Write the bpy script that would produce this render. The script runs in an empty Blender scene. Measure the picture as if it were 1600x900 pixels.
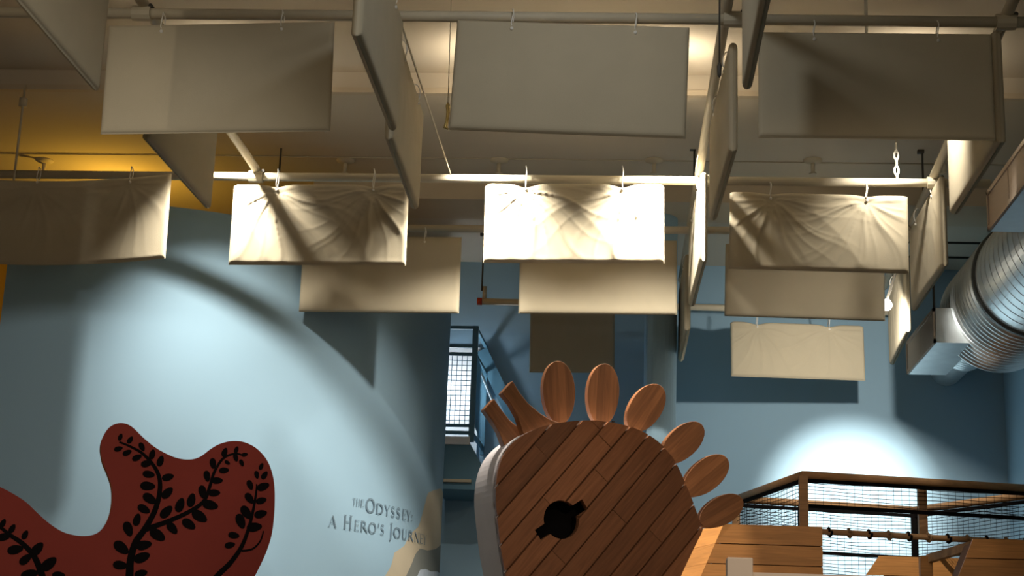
import bpy, bmesh, math, random
from mathutils import Vector, Matrix
from mathutils.geometry import tessellate_polygon

# ------------------------------------------------------------------ camera
S = bpy.context.scene
COL = S.collection
FPX, CZ, VPX, VPY, ROLL = 2480.0, 1.6, 965.0, 1110.0, 0.018
_d = Vector(((VPX - 800) / FPX, -(VPY - 450) / FPX, -1)).normalized()
_u0 = Vector((math.sin(ROLL), math.cos(ROLL), 0))
_up = (_u0 - _u0.dot(_d) * _d).normalized()
_r = _d.cross(_up)
CM = Matrix((_r, _d, _up))                     # rows: world axes in camera space
CP = Vector((0, 0, CZ))
cam_data = bpy.data.cameras.new('camera')
cam_data.sensor_width = 36.0
cam_data.lens = FPX / 1600 * 36.0
cam_data.clip_end = 200
cam = bpy.data.objects.new('camera', cam_data)
COL.objects.link(cam)
cam.matrix_world = Matrix.Translation(CP) @ CM.to_4x4()
S.camera = cam

def ray(x, y): return CM @ Vector(((x - 800) / FPX, -(y - 450) / FPX, -1))
def aY(x, y, Y): r = ray(x, y); return CP + r * (Y / r.y)
def aZ(x, y, Z): r = ray(x, y); return CP + r * ((Z - CZ) / r.z)
def aPlane(x, y, p0, n):
    r = ray(x, y); return CP + r * ((p0 - CP).dot(n) / r.dot(n))

# ------------------------------------------------------------------ world, exposure, lights
S.view_settings.view_transform = 'Standard'
S.view_settings.look = 'None'
S.view_settings.exposure = 0.25
S.view_settings.gamma = 1.0
S.view_settings.use_curve_mapping = False
W = bpy.data.worlds.new('world'); S.world = W; W.use_nodes = True
W.node_tree.nodes['Background'].inputs[0].default_value = (1.0, 0.86, 0.66, 1)
W.node_tree.nodes['Background'].inputs[1].default_value = 0.33

def spot(name, loc, tgt, watts, angle, blend=0.6, radius=0.04, color=(1, .86, .66)):
    l = bpy.data.lights.new(name, 'SPOT'); l.energy = watts; l.color = color
    l.spot_size = math.radians(angle); l.spot_blend = blend; l.shadow_soft_size = radius
    o = bpy.data.objects.new(name, l); COL.objects.link(o); o.location = loc
    o.rotation_euler = (Vector(tgt) - Vector(loc)).to_track_quat('-Z', 'Y').to_euler()
    return o
def point(name, loc, watts, radius=0.1, color=(1, .86, .66)):
    l = bpy.data.lights.new(name, 'POINT'); l.energy = watts; l.color = color; l.shadow_soft_size = radius
    o = bpy.data.objects.new(name, l); COL.objects.link(o); o.location = loc
    return o
def area(name, loc, tgt, watts, sx, sy, color=(1, .86, .66)):
    l = bpy.data.lights.new(name, 'AREA'); l.energy = watts; l.color = color
    l.shape = 'RECTANGLE'; l.size = sx; l.size_y = sy
    o = bpy.data.objects.new(name, l); COL.objects.link(o); o.location = loc
    o.rotation_euler = (Vector(tgt) - Vector(loc)).to_track_quat('-Z', 'Y').to_euler()
    return o

WARM = (1, .86, .66); WHITE = (1, .93, .82); COOL = (.93, .97, 1.0); AMBER = (1, .55, .06)
# track lights among the panels (each has its fixture built further down)
TRACK = [
    # position, target, watts, cone, blend, colour
    ((-2.76, 10.03, 5.43), (-2.74, 10.36, 4.66), 340, 94, 1, WHITE),
    ((-0.98, 10.05, 5.41), (-0.97, 10.36, 4.66), 460, 96, 1, WHITE),
    ((0.30, 10.05, 5.41), (0.28, 10.36, 4.66), 560, 98, 1, WHITE),
    ((1.45, 8.70, 5.22), (2.05, 8.75, 4.75), 80, 75, 1, WHITE),
    ((1.84, 10.05, 5.40), (1.78, 10.38, 4.95), 60, 96, 1, WHITE),
    ((-0.36, 10.74, 5.02), (-2.5, 12.2, 2.9), 115, 62, 1, WHITE),
    ((1.965, 11.77, 4.60), (2.12, 14.85, 3.45), 1500, 34, 1, WHITE),     # the bulb seen at the edge of the plain dark panel
]
for i, (p, t, w, a, b, c) in enumerate(TRACK):
    spot('track_lamp', p, t, w, a, b, .035, c)
    d = (Vector(t) - Vector(p)).normalized()
    if i in (0, 1, 2, 4):      # added uplight behind the closed lamp back, brightens the ceiling above it
        q = Vector(p) - d*.19
        spot('track_lamp_extra', q, q + Vector((0, .2, .5)), 15, 165, 1, .03, WARM)
    if i == 6:                 # the bare bulb's light outside its beam
        spot('track_lamp_extra', p, t, 170, 130, 1, .035, WHITE)
# lamp in the yellow room, its glow showing on the ceiling behind the curved wall
point('yellow_room_lamp', (-4.25, 12.35, 5.28), 17, .06, AMBER)
# lamp on the mezzanine that whitens the board behind the wire mesh
point('mezzanine_lamp', (-1.64, 14.5, 4.45), 8, .05, COOL)
# ceiling and track lamps of the hall on the viewer's side
spot('hall_track_lamp_offscreen', (-0.6, 1.5, 4.75), (-4.1, 11.0, 3.0), 480, 31, .9, .12, WHITE)
area('hall_ceiling_light_offscreen', (-1.0, 1.0, 5.8), (-1.0, 3.0, 0), 40, 3.0, 1.0, WARM)
spot('hall_ceiling_lamp_offscreen', (-0.25, 5.7, 5.6), (-0.3, 7.2, 4.3), 45, 110, 1, .1, COOL)
spot('hall_wall_spot_offscreen', (-4.6, 3.2, 4.6), (-2.0, 8.0, 4.8), 55, 40, .6, .08, WARM)
spot('hall_floor_spot_offscreen', (2.3, 2.6, 5.0), (0.8, 9.3, 2.4), 330, 36, 1, .08, (1, .80, .58))

# ------------------------------------------------------------------ materials
MATS = {}
def mat(name, rgb, rough=.8, metal=0.0, var=0.0, vscale=6.0, bump=0.0, bscale=60.0, spec=.3,
        grain=0.0, objvar=0.0, stripes=0.0, emit=None):
    if name in MATS: return MATS[name]
    m = bpy.data.materials.new(name); m.use_nodes = True
    nt = m.node_tree; b = nt.nodes['Principled BSDF']; L = nt.links
    b.inputs['Roughness'].default_value = rough; b.inputs['Metallic'].default_value = metal
    b.inputs['Specular IOR Level'].default_value = spec
    tc = nt.nodes.new('ShaderNodeTexCoord')
    col = nt.nodes.new('ShaderNodeRGB'); col.outputs[0].default_value = (*rgb, 1); out = col.outputs[0]
    def mul(out, fac_socket, lo, hi):
        mr = nt.nodes.new('ShaderNodeMapRange'); mr.inputs[3].default_value = lo; mr.inputs[4].default_value = hi
        L.new(fac_socket, mr.inputs[0])
        mx = nt.nodes.new('ShaderNodeVectorMath'); mx.operation = 'SCALE'
        L.new(out, mx.inputs[0]); L.new(mr.outputs[0], mx.inputs['Scale']); return mx.outputs[0]
    if var:
        n = nt.nodes.new('ShaderNodeTexNoise'); n.inputs['Scale'].default_value = vscale; n.inputs['Detail'].default_value = 4
        L.new(tc.outputs['Object'], n.inputs['Vector']); out = mul(out, n.outputs[0], 1 - var, 1 + var)
    if grain:
        oi = nt.nodes.new('ShaderNodeObjectInfo')
        mp = nt.nodes.new('ShaderNodeMapping'); mp.inputs['Scale'].default_value = (1.6, 26, 26)
        ad = nt.nodes.new('ShaderNodeVectorMath'); ad.operation = 'ADD'
        sc = nt.nodes.new('ShaderNodeVectorMath'); sc.operation = 'SCALE'; sc.inputs['Scale'].default_value = 37.0
        L.new(oi.outputs['Random'], sc.inputs[0])
        L.new(tc.outputs['Object'], ad.inputs[0]); L.new(sc.outputs[0], ad.inputs[1]); L.new(ad.outputs[0], mp.inputs[0])
        n = nt.nodes.new('ShaderNodeTexNoise'); n.inputs['Scale'].default_value = 1.6; n.inputs['Detail'].default_value = 6
        n.inputs['Distortion'].default_value = 1.2
        L.new(mp.outputs[0], n.inputs['Vector']); out = mul(out, n.outputs[0], 1 - grain, 1 + grain)
    if stripes:
        mp = nt.nodes.new('ShaderNodeMapping'); mp.inputs['Scale'].default_value = (0, 22, 0)
        L.new(tc.outputs['Object'], mp.inputs[0])
        wn = nt.nodes.new('ShaderNodeTexWhiteNoise'); wn.noise_dimensions = '1D'
        sx = nt.nodes.new('ShaderNodeSeparateXYZ'); L.new(mp.outputs[0], sx.inputs[0])
        fl = nt.nodes.new('ShaderNodeMath'); fl.operation = 'FLOOR'; L.new(sx.outputs[1], fl.inputs[0])
        oi2 = nt.nodes.new('ShaderNodeObjectInfo')
        a2 = nt.nodes.new('ShaderNodeMath'); a2.operation = 'ADD'; L.new(fl.outputs[0], a2.inputs[0]); L.new(oi2.outputs['Random'], a2.inputs[1])
        L.new(a2.outputs[0], wn.inputs['W']); out = mul(out, wn.outputs['Value'], 1 - stripes, 1 + stripes)
    if objvar:
        oi = nt.nodes.new('ShaderNodeObjectInfo'); out = mul(out, oi.outputs['Random'], 1 - objvar, 1 + objvar)
    L.new(out, b.inputs['Base Color'])
    if bump:
        n = nt.nodes.new('ShaderNodeTexNoise'); n.inputs['Scale'].default_value = bscale; n.inputs['Detail'].default_value = 3
        L.new(tc.outputs['Object'], n.inputs['Vector'])
        bp = nt.nodes.new('ShaderNodeBump'); bp.inputs['Strength'].default_value = bump; bp.inputs['Distance'].default_value = .01
        L.new(n.outputs[0], bp.inputs['Height']); L.new(bp.outputs[0], b.inputs['Normal'])
    if emit:
        b.inputs['Emission Color'].default_value = (*emit[:3], 1); b.inputs['Emission Strength'].default_value = emit[3]
    MATS[name] = m; return m

M_FAB = mat('canvas_fabric', (.47, .41, .295), .95, var=.06, vscale=5, bump=.15, bscale=350, spec=.1)
M_PIPE = mat('painted_pipe', (.52, .46, .34), .55, var=.08)
M_ROD = mat('dark_rod', (.06, .055, .045), .6)
M_CEIL = mat('ceiling_paint', (.60, .53, .42), .9, var=.06, vscale=1.2)
M_BEAM = mat('beam_paint', (.58, .49, .36), .9, var=.05)
M_BLUE = mat('blue_wall_paint', (.29, .44, .55), .85, var=.03, vscale=1.0)
M_FLOOR = mat('floor_carpet', (.16, .13, .10), .9, var=.2, vscale=9)
M_GALV = mat('galvanised_steel', (.72, .77, .79), .36, metal=.85, var=.18, vscale=7)
M_TIE = mat('white_nylon', (.75, .72, .65), .5)
M_BLACK = mat('black_paint', (.006, .005, .005), .9, spec=.05)
M_RED = mat('red_paint', (.23, .027, .015), .75, var=.10, vscale=4, bump=.1, bscale=80)
M_EDGE = mat('raw_orange_edge', (.55, .22, .05), .8)
M_PLANK = mat('walnut_plank', (.27, .105, .045), .5, grain=.55, objvar=.28)
M_OAK = mat('orange_oak_plank', (.46, .20, .055), .5, grain=.45, objvar=.16)
M_RAIL = mat('brown_rail_wood', (.40, .215, .095), .55, grain=.4, objvar=.1)
M_SIDE = mat('pale_side_band', (.60, .56, .57), .8, var=.08, vscale=8)
M_DARKW = mat('dark_backing', (.15, .065, .03), .8)
M_MANE = mat('mane_wood', (.25, .10, .038), .5, grain=.5, objvar=.22, stripes=.25)
M_BSTEEL = mat('blue_steel', (.10, .22, .30), .5)
M_WHITE = mat('white_board', (.80, .80, .80), .8)
M_CREAM = mat('cream_post', (.95, .79, .66), .7)
M_ROPE = mat('rope', (.30, .18, .09), .9)
M_TAN = mat('mural_tan', (.50, .43, .31), .9, var=.08)
M_TAUPE = mat('mural_taupe', (.20, .21, .19), .9, var=.1)
M_INK = mat('mural_lettering', (.13, .19, .24), .8)
M_REDCAP = mat('red_cap', (.6, .06, .02), .4)
M_LAMPBODY = mat('lamp_housing', (.55, .52, .45), .4)
M_BULB = mat('lamp_glass', (1, .95, .85), .3, emit=(1, .93, .8, 14))
M_GRILLE = mat('register_tan', (.52, .42, .33), .6, var=.05)

# ------------------------------------------------------------------ helpers
PW = {}          # world matrix of every placed thing and part
def mesh_obj(name, verts, faces, material, parent=None, smooth=False, mw=None):
    me = bpy.data.meshes.new(name); me.from_pydata([tuple(v) for v in verts], [], faces); me.update()
    if smooth:
        for p in me.polygons: p.use_smooth = True
    me.materials.append(material)
    o = bpy.data.objects.new(name, me); COL.objects.link(o)
    if parent: o.parent = parent
    if mw is not None:
        if parent: o.matrix_parent_inverse = Matrix(); o.matrix_basis = parent_inv(parent) @ mw
        else: o.matrix_basis = mw
        PW[o.name] = mw.copy()
    return o
def parent_inv(p): return PW[p.name].inverted() if p.name in PW else Matrix()
def thing(name, label, cat, mw=None, group=None):
    o = bpy.data.objects.new(name, None); COL.objects.link(o); o.empty_display_size = .1
    mw = mw if mw is not None else Matrix()
    o.matrix_basis = mw; PW[o.name] = mw.copy()
    o['label'] = label; o['category'] = cat
    if group: o['group'] = group
    return o
def tag(o, label, cat, group=None):
    o['label'] = label; o['category'] = cat
    if group: o['group'] = group
    return o
def struct(o): o['kind'] = 'structure'; return o
def stuff(o): o['kind'] = 'stuff'; return o

def g_box(lo, hi):
    x0, y0, z0 = lo; x1, y1, z1 = hi
    v = [(x0,y0,z0),(x1,y0,z0),(x1,y1,z0),(x0,y1,z0),(x0,y0,z1),(x1,y0,z1),(x1,y1,z1),(x0,y1,z1)]
    return v, [(0,3,2,1),(4,5,6,7),(0,1,5,4),(1,2,6,5),(2,3,7,6),(3,0,4,7)]
def g_join(*gs):
    V, Fc = [], []
    for v, f in gs:
        o = len(V); V += [tuple(a) for a in v]; Fc += [tuple(i + o for i in q) for q in f]
    return V, Fc
def g_tube(pts, rad, n=10, cap=True):
    pts = [Vector(p) for p in pts]; rads = rad if isinstance(rad, (list, tuple)) else [rad] * len(pts)
    V, Fc = [], []; prev = None
    for i, p in enumerate(pts):
        t = (pts[min(i + 1, len(pts) - 1)] - pts[max(i - 1, 0)]).normalized()
        a = prev if prev is not None else (Vector((0, 0, 1)) if abs(t.z) < .9 else Vector((1, 0, 0)))
        s = t.cross(a).normalized(); u = s.cross(t).normalized(); prev = u
        for k in range(n):
            q = 2 * math.pi * k / n; V.append(p + (s * math.cos(q) + u * math.sin(q)) * rads[i])
    for i in range(len(pts) - 1):
        for k in range(n):
            Fc.append((i*n+k, i*n+(k+1) % n, (i+1)*n+(k+1) % n, (i+1)*n+k))
    if cap:
        Fc.append(tuple(range(n - 1, -1, -1))); Fc.append(tuple(range((len(pts)-1)*n, len(pts)*n)))
    return V, Fc
def g_bar(a, b, w, h):      # rectangular bar from a to b, w horizontal, h vertical
    a, b = Vector(a), Vector(b); t = (b - a).normalized()
    up = Vector((0, 0, 1)) if abs(t.z) < .95 else Vector((0, 1, 0))
    s = t.cross(up).normalized(); u = s.cross(t).normalized()
    V = []
    for p in (a, b):
        for sx, sy in ((-1,-1),(1,-1),(1,1),(-1,1)): V.append(p + s*sx*w/2 + u*sy*h/2)
    return V, [(0,1,2,3),(7,6,5,4),(0,4,5,1),(1,5,6,2),(2,6,7,3),(3,7,4,0)]
def g_prism(poly, z0, z1):  # poly in local xy, extruded in z
    n = len(poly)
    ar = sum(poly[i][0]*poly[(i+1) % n][1] - poly[(i+1) % n][0]*poly[i][1] for i in range(n))
    if ar < 0: poly = poly[::-1]
    V = [(x, y, z0) for x, y in poly] + [(x, y, z1) for x, y in poly]
    tri = tessellate_polygon([[Vector((x, y, 0)) for x, y in poly]])
    Fc = []
    for a, b, c in tri:
        cr = (poly[b][0]-poly[a][0])*(poly[c][1]-poly[a][1]) - (poly[b][1]-poly[a][1])*(poly[c][0]-poly[a][0])
        if cr < 0: b, c = c, b
        Fc.append((a + n, b + n, c + n)); Fc.append((a, c, b))
    for i in range(n): j = (i + 1) % n; Fc.append((i, j, j + n, i + n))
    return V, Fc
def smooth_poly(pts, k=4):   # closed Catmull-Rom
    n = len(pts); out = []
    for i in range(n):
        p0, p1, p2, p3 = (Vector(pts[(i + j) % n]).to_2d() if len(pts[0]) == 2 else Vector(pts[(i + j) % n]) for j in (-1, 0, 1, 2))
        for s in range(k):
            t = s / k
            out.append(0.5*((2*p1) + (-p0+p2)*t + (2*p0-5*p1+4*p2-p3)*t*t + (-p0+3*p1-3*p2+p3)*t**3))
    return [tuple(p) for p in out]
def smooth_line(pts, k=6):
    n = len(pts); out = []
    for i in range(n - 1):
        p0, p1, p2, p3 = (Vector(pts[min(max(i + j, 0), n - 1)]) for j in (-1, 0, 1, 2))
        for s in range(k):
            t = s / k
            out.append(0.5*((2*p1) + (-p0+p2)*t + (2*p0-5*p1+4*p2-p3)*t*t + (-p0+3*p1-3*p2+p3)*t**3))
    out.append(Vector(pts[-1])); return out
def clip_half(poly, n, d):   # keep n.p <= d
    out = []
    for i in range(len(poly)):
        a, b = poly[i], poly[(i + 1) % len(poly)]
        da, db = n[0]*a[0]+n[1]*a[1]-d, n[0]*b[0]+n[1]*b[1]-d
        if da <= 0: out.append(a)
        if (da < 0 < db) or (db < 0 < da):
            t = da / (da - db); out.append((a[0]+(b[0]-a[0])*t, a[1]+(b[1]-a[1])*t))
    return out
def frame(o, x, y, z):
    m = Matrix((Vector(x), Vector(y), Vector(z))).transposed().to_4x4(); m.translation = Vector(o); return m
def bevel(o, w, seg=2):
    md = o.modifiers.new('bevel', 'BEVEL'); md.width = w; md.segments = seg; md.limit_method = 'ANGLE'; md.angle_limit = math.radians(40)

# ------------------------------------------------------------------ room shell
ZN, ZF, YB, XR, XL = 5.94, 5.78, 14.85, 3.55, -8.5
YS = aZ(800, 148, ZF).y                                      # where the ceiling steps down
struct(mesh_obj('floor', *g_box((XL, -6, -.2), (XR + .2, 17.5, 0)), M_FLOOR))
c = struct(mesh_obj('ceiling', *g_box((XL, -6, ZN), (XR + .2, YS + .05, ZN + .2)), M_CEIL))
mesh_obj('lower_ceiling', *g_box((XL, YS, ZF), (XR + .2, 17.5, ZF + .34)), M_CEIL, c)
struct(mesh_obj('trim_1', *g_box((XL, YS - .03, ZF - .005), (XR, YS + .02, ZF + .035)), M_BEAM))
yb2 = aZ(800, 285, ZF).y
struct(mesh_obj('trim_2', *g_box((-2.6, yb2, ZF - .15), (XR, yb2 + .55, ZF + .02)), M_BEAM))
struct(mesh_obj('wall_back', *g_box((-6.5, YB, 0), (XR + .2, YB + .2, ZF + .05)), M_BLUE))
struct(mesh_obj('wall_right', *g_box((XR, -6, 0), (XR + .2, YB + .1, ZN + .1)), M_BLUE))
struct(mesh_obj('wall_left', *g_box((XL - .2, -6, 0), (XL, 17.5, ZN + .1)), M_CEIL))
# yellow side of the room behind the curved wall
M_YEL = mat('yellow_wall_paint', (.62, .36, .04), .85)
struct(mesh_obj('wall_yellow', *g_box((-6.5, 14.3, 0), (-2.3, 14.45, ZF + .03)), M_YEL))
# round-cornered column beside the back wall
cx0, cx1 = aY(1011, 600, 12.7).x, aY(1058, 600, 12.7).x
prof = [(cx0, 14.9), (cx0, 12.72)] + [(cx1 - .20 + .20*math.sin(a), 12.9 - .20*math.cos(a)) for a in [math.radians(q) for q in range(0, 91, 10)]] + [(cx1, 14.9)]
struct(mesh_obj('wall_column', *g_prism(prof, 0, ZF + .03), M_BLUE))

# curved partition with the exhibition title
CC, CR = Vector((-4.26, 13.66)), 2.70
def cyl_hit(px, py):
    r = ray(px, py); a = r.x**2 + r.y**2; b = -2*(r.x*CC.x + r.y*CC.y); k = CC.x**2 + CC.y**2 - CR**2
    D = max(b*b - 4*a*k, 0); t = (-b - math.sqrt(D)) / (2*a); p = CP + r*t
    return math.atan2(p.x - CC.x, -(p.y - CC.y)), p.z       # angle 0 faces the camera, + to the right
def cylp(ang, z, off=0.0): return Vector((CC.x + (CR+off)*math.sin(ang), CC.y - (CR+off)*math.cos(ang), z))
a_left = cyl_hit(7, 450)[0]; a_right = math.radians(125); CTOP = 5.115
n = 96; V = []; Fc = []
for i in range(n + 1):
    a = a_left + (a_right - a_left)*i/n
    V += [cylp(a, 0), cylp(a, CTOP), cylp(a, CTOP, -.12), cylp(a, 0, -.12)]
for i in range(n):
    for k in range(4): Fc.append((4*i+k, 4*i+4+k, 4*i+4+(k+1) % 4, 4*i+(k+1) % 4))
Fc += [(0, 1, 2, 3), (4*n+3, 4*n+2, 4*n+1, 4*n)]
wc = struct(mesh_obj('wall_curved', V, Fc, M_BLUE))
for p in wc.data.polygons: p.use_smooth = abs(p.normal.z) < .5
bv = wc.modifiers.new('edges', 'EDGE_SPLIT'); bv.split_angle = math.radians(40)

# painted rocks on the curved wall
def mural(name, tops, off, m):
    pa = [cyl_hit(x, y) for x, y in tops]; pa.append((math.radians(118), pa[-1][1]))
    V, Fc = [], []; n = 90
    for i in range(n + 1):
        a = pa[0][0] + (pa[-1][0] - pa[0][0])*i/n
        for j in range(len(pa) - 1):
            if pa[j][0] <= a <= pa[j+1][0] + 1e-9:
                t = (a - pa[j][0]) / max(pa[j+1][0] - pa[j][0], 1e-6); z = pa[j][1]*(1-t) + pa[j+1][1]*t; break
        V += [cylp(a, 1.2, off), cylp(a, z, off)]
    for i in range(n): Fc.append((2*i, 2*i+2, 2*i+3, 2*i+1))
    return mesh_obj(name, V, Fc, m, wc, True)
mural('painted_rock', [(575, 960), (590, 925), (601, 900), (611, 884), (615, 864), (631, 853), (640, 835), (654, 822), (661, 797), (668, 770), (677, 766), (688, 763)], .003, M_TAN)
mural('painted_rock', [(610, 960), (634, 899), (642, 882), (648, 866), (655, 857), (667, 860), (679, 858), (687, 851)], .005, M_TAUPE)
mural('painted_rock', [(640, 925), (655, 890), (664, 889), (672, 893), (682, 893), (688, 897)], .007, mat('mural_pale_blue', (.55, .62, .70), .9, var=.3, vscale=9))

# lettering: serif capitals drawn stroke by stroke in a unit box
def arc(cx, cy, rx, ry, a0, a1, w0, w1, n=14):
    P = []
    for i in range(n + 1):
        a = math.radians(a0 + (a1 - a0)*i/n); c, s = math.cos(a), math.sin(a)
        w = w0*abs(c) + w1*abs(s); P.append(((cx + (rx + w/2)*c, cy + (ry + w/2)*s), (cx + (rx - w/2)*c, cy + (ry - w/2)*s)))
    return [(P[i][0], P[i+1][0], P[i+1][1], P[i][1]) for i in range(n)]
def ln(x0, y0, x1, y1, w):
    d = Vector((x1 - x0, y1 - y0)); nn = Vector((-d.y, d.x)).normalized()*w/2
    if abs(y1 - y0) > abs(x1 - x0): nn = Vector((w/2, 0))
    return [((x0+nn.x, y0+nn.y), (x1+nn.x, y1+nn.y), (x1-nn.x, y1-nn.y), (x0-nn.x, y0-nn.y))]
def sf(x, y, w=.34): return ln(x - w/2, y, x + w/2, y, .035)
TK, TN = .17, .07
GL = {
 'T': ln(.5, 0, .5, 1, TK) + ln(.02, .965, .98, .965, .06) + sf(.5, .017) + ln(.04, .84, .04, 1, .05) + ln(.96, .84, .96, 1, .05),
 'H': ln(.18, 0, .18, 1, TK) + ln(.82, 0, .82, 1, TK) + ln(.18, .52, .82, .52, .05) + sum([sf(x, y) for x in (.18, .82) for y in (.017, .983)], []),
 'E': ln(.22, 0, .22, 1, TK*1.2) + ln(.05, .025, .95, .025, .05) + ln(.05, .975, .9, .975, .05) + ln(.22, .53, .78, .53, .05) + ln(.93, 0, .93, .18, .06) + ln(.88, .84, .88, 1, .06) + ln(.78, .44, .78, .62, .05),
 'O': arc(.5, .5, .43, .48, 0, 360, TK, .06, 28),
 'D': ln(.18, 0, .18, 1, TK) + arc(.3, .5, .6, .475, -90, 90, TK, .06, 18) + ln(.04, .025, .32, .025, .05) + ln(.04, .975, .32, .975, .05),
 'Y': ln(.5, 0, .5, .48, TK) + ln(.5, .45, .1, 1, TK) + ln(.5, .45, .9, 1, TN) + sf(.5, .017) + sf(.1, .983) + sf(.9, .983, .26),
 'S': arc(.5, .74, .30, .235, 20, 240, .10, .06) + arc(.5, .26, .33, .235, 60, -160, .12, .06) + ln(.33, .57, .69, .42, .16),
 'A': ln(.08, 0, .5, 1, TN) + ln(.92, 0, .5, 1, TK) + ln(.25, .36, .75, .36, .05) + sf(.08, .017, .3) + sf(.92, .017, .3),
 'R': ln(.2, 0, .2, 1, TK) + arc(.3, .74, .34, .235, -90, 90, .15, .06) + ln(.42, .5, .95, 0, TK) + ln(.05, .975, .32, .975, .05) + sf(.2, .017, .32) + sf(.94, .017, .2),
 'N': ln(.14, 0, .14, 1, TN) + ln(.86, 0, .86, 1, TN) + ln(.14, 1, .86, 0, TK) + sf(.14, .017, .28) + sf(.86, .983, .28) + sf(.1, .983, .2),
 'U': ln(.2, .3, .2, 1, TK) + ln(.84, .3, .84, 1, TN) + arc(.52, .32, .32, .29, 180, 360, .12, .06) + sf(.2, .983) + sf(.84, .983, .28),
 'J': ln(.6, -.05, .6, 1, TK*2.2) + sf(.6, .983, .9) + arc(.1, -.06, .5, .2, 0, -80, .3, .06, 8),
 "'": ln(.45, .62, .55, 1, .3),
 ':': ln(.5, .05, .5, .17, .5) + ln(.5, .5, .5, .62, .5),
}
sign = thing('wall_lettering', 'dark serif exhibition title lettering on the curved blue wall', 'lettering')
ZL1, ZL2 = 3.018, 2.862
L1 = [('T',312,345,.055),('H',350,388,.055),('E',395,432,.055),('O',450,540,.106),('D',550,628,.082),('Y',638,692,.082),('S',700,746,.082),('S',755,802,.082),('E',818,858,.082),('Y',862,906,.082),(':',908,928,.082)]
L2 = [('A',75,155,.086),('H',225,312,.106),('E',335,386,.080),('R',395,472,.080),('O',478,556,.080),("'",568,592,.086),('S',596,641,.080),('J',690,720,.106),('O',733,802,.080),('U',815,868,.080),('R',880,934,.080),('N',943,992,.080),('E',999,1030,.080),('Y',1035,1064,.080)]
for line, zb in ((L1, ZL1), (L2, ZL2)):
    for ch, x0, x1, h in line:
        yy = 825 if zb == ZL2 else 800
        a0, a1 = cyl_hit(500 + x0/6.43, yy)[0], cyl_hit(500 + x1/6.43, yy)[0]
        z0 = zb + (.032 if h == .055 else 0)
        for quads in ([GL[ch]] if ch != ':' else [[q] for q in GL[ch]]):
            V, Fc = [], []
            for q in quads:
                o = len(V)
                V += [cylp(a0 + (a1 - a0)*x, z0 + h*y, .009) for x, y in q]; Fc.append((o, o+1, o+2, o+3))
            mesh_obj('letter' if ch != ':' else 'colon_dot', V, Fc, M_INK, sign)

# ------------------------------------------------------------------ ceiling pipes
ZP, ZC = 5.135, 5.185
PR = .030
def pipe(label, a, b, r=PR, clamps=(), nm='ceiling_pipe', cat='pipe', m=None):
    t = thing(nm, label, cat, Matrix.Translation(Vector(a)))
    mesh_obj('tube', *g_tube([a, b], r, 14), m or M_PIPE, t, True, Matrix()).data
    for cpos in clamps:
        cpos = Vector(cpos)
        d = (Vector(b) - Vector(a)).normalized()
        cl = mesh_obj('clamp', *g_tube([cpos - d*.05, cpos + d*.05], r*1.45, 12), M_PIPE, t, False, Matrix())
        mesh_obj('clamp_bolt', *g_tube([cpos + Vector((.05, -.03, .035)), cpos + Vector((.05, .03, .035))], .012, 8), M_ROD, cl, False, Matrix())
    return t
def rowpipe(label, p1, p2, x0, x1, clampx, z=ZP):
    A, B = aZ(*p1, z), aZ(*p2, z); d = (B - A)/(B.x - A.x)
    f = lambda x: A + d*(x - A.x)
    pipe(label, f(x0), f(x1), clamps=[f(x) for x in clampx]); return f
R1 = rowpipe('cream ceiling pipe carrying the largest tan panels', (400, 23), (1500, 34), -4.6, 2.4, (-2.62, .54, 1.95))
R2 = rowpipe('cream ceiling pipe carrying the brightly lit creased panels', (400, 276), (1450, 286), -4.6, 2.45, (-2.6, .52, 2.08))
R3 = rowpipe('cream ceiling pipe behind the lit creased panels, carrying plain tan ones', (650, 357), (1410, 362), -2.1, 2.25, (.52, 2.1))
R4 = rowpipe('thin cream pipe with red end cap nearest the back wall', (750, 471), (1125, 481), -1.30, 2.35, ())
r4 = [o for o in COL.objects if o.name.startswith('ceiling_pipe')][-1]
p = R4(-1.30)
mesh_obj('red_end_cap', *g_tube([p + Vector((-.035, 0, 0)), p + Vector((.01, 0, 0))], .034, 12), M_REDCAP, r4, True, PW[r4.name] @ Matrix() if False else Matrix())
mesh_obj('elbow', *g_tube([p + Vector((.03, 0, -.02)), p + Vector((.03, 0, .14))], .02, 10), M_PIPE, r4, True, Matrix())
for nm_, X, y0, y1, lab in (('c1', -2.62, 4.2, 10.45, 'cream ceiling pipe crossing toward the yellow corner of the hall'),
                       ('c3', .53, 4.2, 13.2, 'cream ceiling pipe crossing above the middle edge-on panels'),
                       ('c4', 1.81, 4.2, 13.3, 'cream ceiling pipe crossing beside the spiral duct')):
    pipe(lab, (X - .01, y0, ZC), (X + (.40 if X > 1 else -.05 if X > 0 else .02), y1, ZC))
tag(mesh_obj('hanging_wire', *g_tube([(-1.25, 4.5, 5.14), (-1.22, 10.36, 5.145)], .006, 6), M_PIPE),
    'thin pale wire carrying two edge-on panels between wide tan ones', 'wire')

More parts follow.
